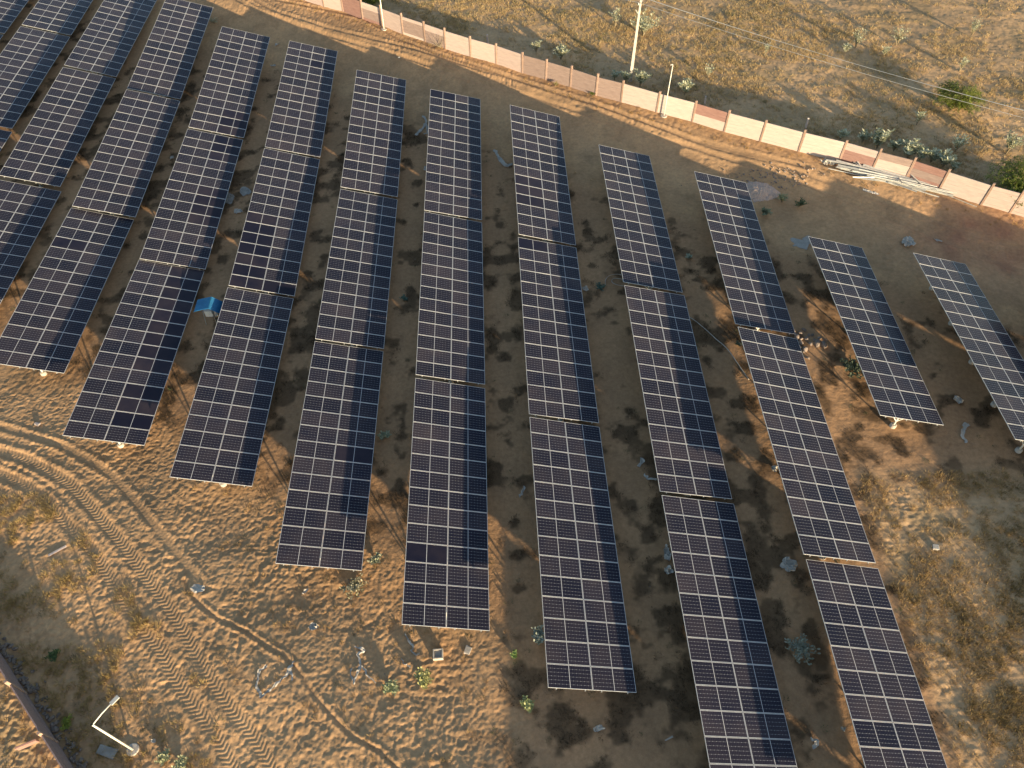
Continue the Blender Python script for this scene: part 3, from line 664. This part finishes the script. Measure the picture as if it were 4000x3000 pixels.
crumple(600, 2895, .28, .28, 'small white scrap on shaded soil right of the lower left lamp post', 23)
crumple(1560, 232, .3, .22, 'small white stone-like scrap on the lit track edge', 24)
def ribbon(pts, wd, label, seed, mat=None):
    r = np.random.default_rng(seed); P = [at(*q) for q in pts]; o0 = P[0]; path = []
    for i in range(len(P) - 1):
        for k in range(10): path.append(P[i].lerp(P[i+1], k/10))
    path.append(P[-1]); V_, Fc = [], []
    nw = 5
    for i, q in enumerate(path):
        d = (path[min(i+1, len(path)-1)] - path[max(i-1, 0)]); d.z = 0; d.normalize(); s = Vector((-d.y, d.x, 0))
        w2 = wd*(.45 + .75*float(vn(i*.25, seed, 1, 70)))*(.35 if i in (0, len(path)-1) else 1); off = .12*(float(vn(i*.3, seed*3.1, 1, 71)) - .5)
        for k in range(nw):
            t = (k/(nw-1) - .5)*w2 + off; x = q.x + s.x*t; y = q.y + s.y*t
            V_.append((x - o0.x, y - o0.y, 0)); 
    V_ = np.array(V_); zz = H(V_[:, 0] + o0.x, V_[:, 1] + o0.y) + .015 + .11*vn(V_[:, 0]*3, V_[:, 1]*3 + np.tile(np.arange(nw)*.7, len(path)), .5, 72); V_[:, 2] = zz - o0.z
    for i in range(len(path)-1):
        for k in range(nw-1): a = i*nw + k; Fc.append((a, a+1, a+nw+1, a+nw))
    o = link('plastic_strip', mesh('plastic_strip', V_, Fc, mat or M_plastic, True), loc=o0); return tag(o, label, 'plastic strip')
ribbon([(1650,455),(1668,478),(1655,500),(1632,520),(1625,530)], .3, 'twisted white plastic strip left of the upper eighth row table', 31)
ribbon([(1662,470),(1668,500),(1670,520),(1655,525)], .22, 'short white strip touching the edge of the eighth row', 32)
ribbon([(1930,585),(1945,610),(1965,640),(1985,650),(2003,642)], .34, 'long crumpled white strip between the eighth and ninth rows', 33)
ribbon([(2510,1790),(2505,1810),(2495,1825)], .28, 'pale strip of plastic between the ninth and tenth rows', 34)
ribbon([(2515,1852),(2530,1872),(2565,1875)], .2, 'bent white strip touching the tenth row middle table', 35)
ribbon([(2050,1900),(2040,1925),(2028,1945)], .16, 'thin white strip between the eighth and ninth rows lower down', 36)
ribbon([(3780,1655),(3765,1675),(3760,1705),(3775,1732)], .36, 'draped white plastic strip between the last two rows', 37)
ribbon([(3165,2885),(3190,2895),(3185,2915),(3170,2920)], .22, 'curled white strip at the bottom between two rows', 38)
ribbon([(1045,2600),(1018,2620),(1005,2680),(1020,2725),(1060,2695),(1085,2670),(1120,2640),(1140,2600),(1150,2585)], .17, 'long white plastic strip curled in a C on the sand', 41)
ribbon([(1130,2600),(1140,2630),(1143,2660)], .14, 'short tail of white plastic at the end of the curled strip', 42)
ribbon([(1385,2525),(1425,2545),(1400,2560),(1412,2595),(1395,2625),(1380,2675)], .16, 'white strip looping down the sand below the row ends', 43)
ribbon([(1415,2600),(1435,2635),(1470,2670)], .12, 'right leg of the looping white strip', 44)
ribbon([(1372,2610),(1372,2640),(1380,2660)], .1, 'left scrap beside the looping white strip', 45)
ribbon([(1578,2478),(1600,2505),(1620,2530)], .13, 'grey strip pointing at the square concrete pit', 46)
ribbon([(1612,2530),(1608,2550),(1628,2560),(1640,2552)], .1, 'white curl just left of the square concrete pit', 47)
ribbon([(1568,2572),(1575,2592),(1590,2598),(1605,2605)], .1, 'white curl lower left of the square concrete pit', 48)
def hose(pts, r, label, mat=None, name='hose'):
    P = [at(*q) for q in pts]; out = []
    for i in range(len(P) - 1):
        p0 = P[max(i-1, 0)]; p1, p2 = P[i], P[i+1]; p3 = P[min(i+2, len(P)-1)]
        for k in range(8):
            t = k/8.; q = .5*((2*p1) + (-p0 + p2)*t + (2*p0 - 5*p1 + 4*p2 - p3)*t*t + (-p0 + 3*p1 - 3*p2 + p3)*t*t*t); out.append(q)
    out.append(P[-1]); out = [Vector((q.x, q.y, gz(q) + r + .01)) for q in out]
    o = MB().tube(out, r, 6).build(name, mat or M_plastic); return tag(o, label, 'hose')
hose([(2366,1115),(2365,1095),(2380,1078),(2405,1071),(2428,1073)], .022, 'outer loop of white hose beside the upper tenth row table')
hose([(2445,1118),(2415,1113),(2395,1105),(2390,1095),(2402,1087),(2436,1090)], .022, 'inner loop of white hose at the gap in the tenth row')
hose([(2690,1238),(2730,1265),(2790,1320),(2840,1365),(2880,1420),(2925,1485)], .03, 'long grey hose stretched between the tenth and eleventh rows')

# ------------------------------------------------------------------ stack of channels by the wall
a0, a1 = at(3220, 640), at(3740, 765); ax = (a1 - a0); ax.z = 0; ax.normalize(); an = Vector((-ax.y, ax.x, 0))
lab = 'long grey galvanised channel lying in the heap at the foot of the far wall'
for k in range(46):
    L_ = random.uniform(4.2, 6.6); s0 = random.uniform(0, 5.2) if k > 5 else random.uniform(0, 1.5); lay = k % 4
    c = a0 + ax*(s0 + L_/2) + an*random.uniform(-.55, .65)*(1 - lay*.15); z = gz(c) + .06 + lay*.09 + random.uniform(0, .03)
    rz = math.atan2(ax.y, ax.x) + random.gauss(0, .05 if k < 28 else .2); b = MB(); w_ = random.choice((.09, .12, .15))
    b.box((0, 0, 0), (L_, w_, .006)).box((0, w_/2, -.025), (L_, .006, .05)).box((0, -w_/2, -.025), (L_, .006, .05))
    o = b.build('steel_channel', M_pipe, loc=(c.x, c.y, z)); o.rotation_euler = (random.uniform(-.6, .6), random.gauss(0, .006), rz)
    tag(o, lab, 'steel channel', 'galvanised channels heaped at the foot of the wall')
for (pa, ha, pc, hc, wd, lb_) in [((3312,625),.7,(3362,668),.3,.09,'short channel propped up at the left part of the heap'),((3475,640),.15,(3515,738),.5,.09,'channel lying crosswise over the middle of the heap'),
        ((3518,688),.75,(3600,738),.3,.09,'channel propped up near the right part of the heap'),((3552,712),.35,(3592,688),.7,.04,'thin white stick poking up from the heap toward the wall'),((3700,765),.05,(3815,810),.05,.06,'bent pale pipe trailing from the right end of the heap')]:
    A, C = at(*pa), at(*pc); A.z = gz(A) + ha; C.z = gz(C) + hc
    o = MB().bar(A, C, wd, wd*.6).build('steel_channel', M_pipe); tag(o, lb_, 'steel channel')

# ------------------------------------------------------------------ rocks
def rock_me(seed):
    r = random.Random(seed); bm = bmesh.new(); bmesh.ops.create_icosphere(bm, subdivisions=2, radius=.5)
    pl = [(Vector((r.gauss(0,1), r.gauss(0,1), r.gauss(0,1))).normalized(), r.uniform(.26, .42)) for _ in range(9)]
    for v in bm.verts:
        for n_, d_ in pl:
            e = v.co.dot(n_) - d_
            if e > 0: v.co -= n_*e*.9
        v.co *= r.uniform(.97, 1.03)
    me = bpy.data.meshes.new('rock'); bm.to_mesh(me); bm.free(); me.materials.append(M_rock); return me
RK = [rock_me(k) for k in range(8)]
rk = [(3095,1295,.5),(3110,1318,.55),(3125,1302,.35),(3140,1290,.4),(3128,1340,.4),(3150,1325,.45),(3120,1360,.5),(3142,1368,.6),(3165,1345,.35),(3190,1345,.75),(3215,1352,.75),(3180,1330,.3),(3200,1322,.3),(3160,1310,.3),(3155,1400,.4),(3172,1310,.3),(3225,1330,.3),(3130,1325,.3)]
rlab = {9:'large pale boulder left of two at the corner of the middle eleventh row table',10:'large round boulder, rightmost of the stones by the eleventh row gap',0:'stone in the gap of the eleventh row at its right end'}
for i, (px, py, s) in enumerate(rk):
    p = at(px, py); o = link('rock', RK[i % 8], loc=(p.x, p.y, gz(p) + s*.12)); o.scale = (s, s*random.uniform(.7, 1), s*.7); o.rotation_euler = (0, 0, random.uniform(0, 6))
    tag(o, rlab.get(i, 'rounded pinkish stone scattered near the corner of the middle eleventh row table'), 'rock', 'stones dumped near the eleventh row')
def rubble(name, P, smin, smax, label, cat, seed):
    r = np.random.default_rng(seed); base = []
    for me in RK: base.append((np.array([v.co[:] for v in me.vertices]), np.array([p.vertices[:] for p in me.polygons])))
    V_, F_, o = [], [], 0
    for i, (x, y, z) in enumerate(P):
        v, f = base[i % 8]; s = r.uniform(smin, smax); a = r.uniform(0, 6.28); R = np.array([[math.cos(a), -math.sin(a), 0], [math.sin(a), math.cos(a), 0], [0, 0, 1]])
        V_.append((v*s*np.array([1, r.uniform(.6, 1), r.uniform(.5, .9)])) @ R.T + [x, y, z]); F_.append(f + o); o += len(v)
    ob = link(name, mesh(name, np.concatenate(V_), np.concatenate(F_), M_rock)); return tag(ob, label, cat, kind='stuff')
r = np.random.default_rng(3); k = 520; s_ = r.uniform(-20, 14, k); q = np.abs(r.normal(0, .28, k)) + .12
x = LA[0] + LD[0]*s_ + .714*q; y = LA[1] + LD[1]*s_ + .70*q
rubble('rubble_stones', np.stack([x, y, H(x, y) + .04], 1), .12, .34, 'dark angular rubble banked along the foot of the lower left wall', 'rubble', 5)
hc = at(2962, 745); hc.z = gz(hc); n = 90; u = np.linspace(-2.3, 2.3, n); U, V = np.meshgrid(u, u); q = np.hypot(U/1.0, V/.85) / 2.0 * (.85 + .35*vn(U + 50, V, 1.1, 81))
Z = .62*ss(1.08 - q)*(.75 + .5*vn(U, V + 9, .9, 82)) + .10*(vn(U, V, .2, 83) - .5) + .07*(vn(U, V, .1, 84) - .5) - .12
idx = np.arange(n*n).reshape(n, n); Fq = np.stack([idx[:-1,:-1].ravel(), idx[:-1,1:].ravel(), idx[1:,1:].ravel(), idx[1:,:-1].ravel()], 1)
M_gravel = simple('pale_pink_gravel', (.36, .27, .22), (.60, .47, .40), 14, .95, bump=.02)
hr = empty('rubble_heap', hc); tag(hr, 'heap of pale pinkish rubble beside the upper eleventh row table', 'rubble heap')
link('mound', mesh('mound', np.stack([U.ravel(), V.ravel(), Z.ravel()], 1), Fq, M_gravel), hr)
k = 60; x = hc.x + r.normal(0, 1.5, k); y = hc.y + 1.2 + r.normal(0, .8, k)
rubble('rubble_stones', np.stack([x, y, H(x, y) + .03], 1), .08, .24, 'pale stones lying around and above the rubble heap', 'rubble', 6)
hc = at(3060, 690); k = 80; x = hc.x + r.normal(0, 1.6, k); y = hc.y + r.normal(0, .7, k)
rubble('rubble_stones', np.stack([x, y, H(x, y) + .03], 1), .08, .25, 'loose stones strewn between the rubble heap and the track', 'rubble', 7)
k = 420; x = r.uniform(-28, 46, k); y = r.uniform(5, 80, k); kk = (sandy(x, y) > .3) | (r.random(k) < .25); x, y = x[kk], y[kk]
rubble('pebbles', np.stack([x, y, H(x, y) + .01], 1), .03, .11, 'small stones dotted over the sand', 'pebbles', 8)

# ------------------------------------------------------------------ shrubs
def shrub(px, py, h, spread, nst, leaf, label, name='milkweed_shrub', c1=(.29, .31, .18), c2=(.62, .62, .45), seed=0, nl=16, cat='shrub', group='grey green shrubs'):
    p = at(px, py); z = gz(p); r = random.Random(seed + 100); root = empty(name, (p.x, p.y, z)); tag(root, label, cat, group)
    b = MB(); LV, LC = [], []
    for s in range(nst):
        a = r.uniform(0, 6.28); ln = h*r.uniform(.65, 1.1); out = spread*r.uniform(.15, 1); bend = r.uniform(.4, .8)
        pts = [Vector((math.cos(a)*out*(t**(1/bend))*1.0, math.sin(a)*out*(t**(1/bend)), ln*t*(1 - .12*t) - .03)) for t in (0, .25, .5, .75, 1)]
        rr = .012 + .010*h; b.tube(pts, [rr*1.2, rr, rr*.8, rr*.6, rr*.3], 5, cap=False)
        for k in range(nl):
            t = 1 - (k/nl)**1.2*.62 if nl else 1; i = min(int(t*4), 3); q = pts[i].lerp(pts[i+1], t*4 - i)
            a2 = k*2.4 + r.uniform(-.4, .4); up = r.uniform(.1, .8); L_ = leaf*r.uniform(.6, 1.15)*(.65 + .5*(1 - abs(t - .8)))
            d = Vector((math.cos(a2)*math.cos(up), math.sin(a2)*math.cos(up), math.sin(up))); sd_ = d.cross(Vector((0, 0, 1))).normalized()*L_*.27; nrm = sd_.cross(d).normalized()*L_*.08
            LV += [q, q + d*L_*.35 + sd_*.9 - nrm, q + d*L_*.75 + sd_*.8, q + d*L_, q + d*L_*.75 - sd_*.8, q + d*L_*.35 - sd_*.9 - nrm]
            c = r.random(); LC += [[c1[j]*(1-c) + c2[j]*c for j in range(3)]]*6
    b.build('stems', M_bark, root)
    V_ = np.array([v[:] for v in LV]); nL = len(V_)//6; ii = np.arange(nL)[:, None]*6
    Fq = np.concatenate([ii + np.array([[0, 1, 2, 3]]), ii + np.array([[0, 3, 4, 5]])])
    link('leaves', mesh('leaves', V_, Fq, M_leaf, col=np.array(LC)), root)
SH = [
 (2095,205,1.3,.7,9,.16,'sparse shrub left of the round one behind the brown wall bays',10),
 (2192,232,1.4,.95,14,.2,'rounded grey green shrub right behind the brown wall bays',16),
 (2402,104,2.0,.7,6,.2,'tall thin shrub with bare stems left of the power pole top',7),
 (2512,140,2.2,1.9,30,.2,'wide bushy shrub seen right behind the upper part of the power pole',16),
 (2400,312,.9,.5,6,.2,'small shrub left of the power pole foot, close to the wall',10),
 (2440,325,1.3,.5,10,.22,'leafy shrub hiding the left side of the power pole foot',14),
 (2500,338,1.5,.9,14,.22,'leafy shrub hiding the right side of the power pole foot',14),
 (2674,372,1.5,.75,10,.24,'shrub standing alone behind the wall right of the slim lamp post',12),
 (2764,305,1.3,.5,5,.18,'two thin stems with sparse leaves behind the bay of red planks',7),
 (2985,222,1.6,.3,4,.16,'thin single stemmed plant below the wires',8),
 (3298,214,1.2,.5,6,.18,'short stems left of a taller bare shrub in the grassland',7),
 (3340,188,2.0,.9,11,.17,'taller bare stemmed shrub in the grassland, left of two',9),
 (3449,222,1.2,.4,6,.18,'small shrub lower left of the right hand grassland shrub',8),
 (3500,178,1.8,.95,12,.17,'spreading bare stemmed shrub in the grassland, right of two',8),
 (3790,145,1.8,.8,10,.17,'thin shrub near the top right on bare sand edge',8),
 (3748,278,1.5,.6,7,.17,'slender shrub just above the big green thorn bush',8),
 (3579,490,1.5,.5,7,.2,'slender shrub left below the big green thorn bush',7),
 (3730,594,1.7,.9,14,.2,'straw stemmed shrub between the two green thorn bushes',8),
 (3930,600,2.0,1.0,16,.2,'leafy shrub at the right edge above the lower thorn bush',12),
 (3280,545,1.0,.6,8,.24,'small shrub behind the cream bay left of the channel heap',9),
 (3368,556,1.1,.5,7,.24,'dark small shrub left of the dense shrub line by the wall',10),
 (3425,580,1.7,.9,20,.26,'tall dense shrub behind the wall above the channel heap',15),
 (3490,590,1.0,.6,12,.24,'low shrub between two dense ones behind the wall',12),
 (3545,618,1.5,.95,22,.26,'dense leafy shrub behind the brown wall bay',15),
 (3590,625,1.2,.6,14,.26,'dense shrub behind the post between brown and red bays',13),
 (3635,634,1.1,.6,10,.24,'shrub behind the left half of the red wall bay',12),
 (3680,654,1.3,.75,16,.26,'dense shrub behind the right half of the red wall bay',13),
 (3722,668,.8,.4,6,.24,'last low shrub right of the dense line behind the wall',10)]
for i, (px, py, h, s, n_, lf, lb_, nl_) in enumerate(SH): shrub(px, py, h, s, n_ + 3, lf * 1.25, lb_, seed=i, nl=nl_ + 3)
LOW = [(1658,2658,.45,.55,42,.16,'pale yellow green bush below the square concrete pit',(.34,.34,.12),(.60,.56,.26)),
 (1530,2692,.4,.45,32,.15,'pale grey green bush left of the yellowish bush below the pit',(.25,.29,.15),(.46,.48,.28)),
 (2058,2757,.35,.38,22,.15,'small pale bush left of the lowest ninth row table',(.28,.33,.12),(.48,.5,.25)),
 (642,2962,.35,.4,26,.14,'pale bush nearest the lower left lamp post base',(.28,.30,.16),(.46,.46,.28)),
 (710,2990,.35,.4,26,.14,'pale bush at the bottom edge below the wheel tracks',(.28,.30,.16),(.46,.46,.28)),
 (215,2565,.35,.4,26,.12,'dark green tuft on shaded soil left of the wheel tracks',(.05,.09,.03),(.12,.17,.06)),
 (265,2825,.3,.4,18,.12,'yellow green weed beside the lower left wall',(.15,.2,.03),(.34,.36,.06)),
 (2010,2562,.25,.2,8,.14,'tiny bright green sprout left of the lowest ninth row table',(.2,.3,.08),(.4,.5,.2)),
 (1390,2290,.25,.9,26,.17,'sprawling weed with curled pale leaves below the seventh row',(.24,.22,.12),(.52,.48,.34)),
 (1468,2190,.3,.4,14,.18,'small curled leaved weed left of the lowest eighth row table',(.24,.26,.15),(.5,.5,.36)),
 (1500,1705,.3,.45,14,.17,'pale leaved weed at the right edge of the lowest seventh row table',(.2,.24,.15),(.42,.46,.34)),
 (2105,2490,.5,.5,18,.2,'grey leaved weed hugging the lowest ninth row table',(.2,.24,.2),(.42,.46,.4)),
 (3125,2535,.4,.9,26,.18,'sprawling weed with curled leaves in the shade between lower rows',(.18,.2,.15),(.40,.42,.34)),
 (3330,1440,.35,1.1,44,.2,'creeping dark leaved weed beside the single table',(.06,.09,.06),(.16,.2,.14)),
 (2690,1008,.25,.3,10,.18,'pale leaved sprig between the tenth and eleventh rows',(.2,.26,.18),(.42,.46,.36)),
 (3052,790,.7,.5,18,.2,'yellow green weed on the right side of the rubble heap',(.18,.2,.1),(.4,.4,.22)),
 (2985,840,.6,.6,22,.18,'grey green weed below the rubble heap',(.12,.15,.09),(.26,.29,.18)),
 (3120,810,.6,.6,20,.16,'dark green weed right of the rubble heap',(.06,.09,.04),(.14,.17,.08)),
 (835,90,.5,.7,16,.14,'pale twiggy weed at the upper right end of the fourth row',(.3,.3,.2),(.48,.46,.34)),
 (2170,335,.35,.3,14,.12,'small straw bush on the track at the foot of the brown wall bays',(.3,.26,.12),(.5,.42,.2)),
 (2313,372,.3,.3,14,.12,'small green tuft at the foot of the brown wall bays',(.12,.16,.03),(.25,.28,.07)),
 (2880,1350,.3,.3,8,.14,'dull weed right of the long hose',(.1,.12,.08),(.2,.22,.15)),
 (1580,1170,.2,.4,12,.14,'blue green creeping weed between the seventh and eighth rows',(.06,.12,.09),(.14,.22,.17)),
 (2345,1125,.2,.45,14,.14,'blue green weed below the looped hose',(.07,.13,.1),(.15,.23,.18)),
 (1415,1040,.2,.4,12,.14,'blue green weed between the sixth and seventh rows',(.05,.1,.07),(.12,.2,.14))]
for i, (px, py, h, s, n_, lf, lb_, c1, c2) in enumerate(LOW): shrub(px, py, h, s, n_, lf, lb_, 'low_bush', c1, c2, 200 + i, 12, 'bush', 'low bushes on the site')

def thorn(px, py, R_, h, nb, label, seed):
    p = at(px, py); z = gz(p); r = random.Random(seed); root = empty('thorn_bush', (p.x, p.y, z)); tag(root, label, 'bush', 'feathery green thorn bushes')
    b = MB(); LV, LC = [], []
    for s in range(nb):
        a = r.uniform(0, 6.28); out = R_*math.sqrt(r.uniform(.05, 1)); ln = h*r.uniform(.6, 1.05)*(1.15 - .5*out/R_)
        pts = []; wob = r.uniform(-.5, .5)
        for t in (0, .2, .4, .6, .8, 1): aa = a + wob*t; pts.append(Vector((math.cos(aa)*out*t**1.1, math.sin(aa)*out*t**1.1, ln*math.sin(t*2.0)/math.sin(2.0)*(1 if t < .9 else .97))))
        b.tube(pts, [.035, .028, .022, .016, .010, .004], 4, cap=False)
        for k in range(70):
            t = r.uniform(.25, 1.0); i = min(int(t*5), 4); q = pts[i].lerp(pts[i+1], t*5 - i) + Vector((r.gauss(0, .10), r.gauss(0, .10), r.gauss(0, .08)))
            aa = a + r.gauss(0, 1.1); d = Vector((math.cos(aa), math.sin(aa), r.uniform(-.5, .5))).normalized(); L_ = r.uniform(.14, .34); sd_ = d.cross(Vector((0, 0, 1))).normalized()*r.uniform(.018, .035)
            dr = Vector((0, 0, -.25*L_)); LV += [q - sd_*.3, q + d*L_*.5 + sd_, q + d*L_ + dr, q + d*L_*.5 - sd_]; c = r.random()
            c1, c2 = (.06, .09, .015), (.26, .30, .05); LC += [[c1[j]*(1-c) + c2[j]*c for j in range(3)]]*4
    b.build('branches', M_bark, root); V_ = np.array([v[:] for v in LV]); link('foliage', mesh('foliage', V_, np.arange(len(V_)).reshape(-1, 4), M_leaf, col=np.array(LC)), root)
thorn(3725, 425, 2.5, 2.0, 95, 'big feathery green thorn bush under the overhead wires', 1)
thorn(3970, 752, 3.1, 2.4, 130, 'wide green thorn bush leaning over the wall at the right edge', 2)
thorn(1450, 30, 1.3, 1.6, 32, 'green bush behind the wall at the top beside the lamp post', 3)
# dead creeper against the wall
p = at(1722, 185); p.z = gz(p); root = empty('dead_creeper', p); tag(root, 'bare dead branches climbing the wall near the top', 'branches')
r = random.Random(5); b = MB()
for k in range(14):
    q = Vector((0, -.15, 0)); pts = [q.copy()]; a = r.uniform(1.0, 2.6)
    for s in range(5): q = q + Vector((math.cos(a)*.22 - .05, r.uniform(-.05, .03), abs(math.sin(a))*.3)); a += r.uniform(-.5, .5); pts.append(q.copy())
    b.tube(pts, [.018, .014, .011, .008, .006, .004], 4, cap=False)
b.build('twigs', M_bark, root)
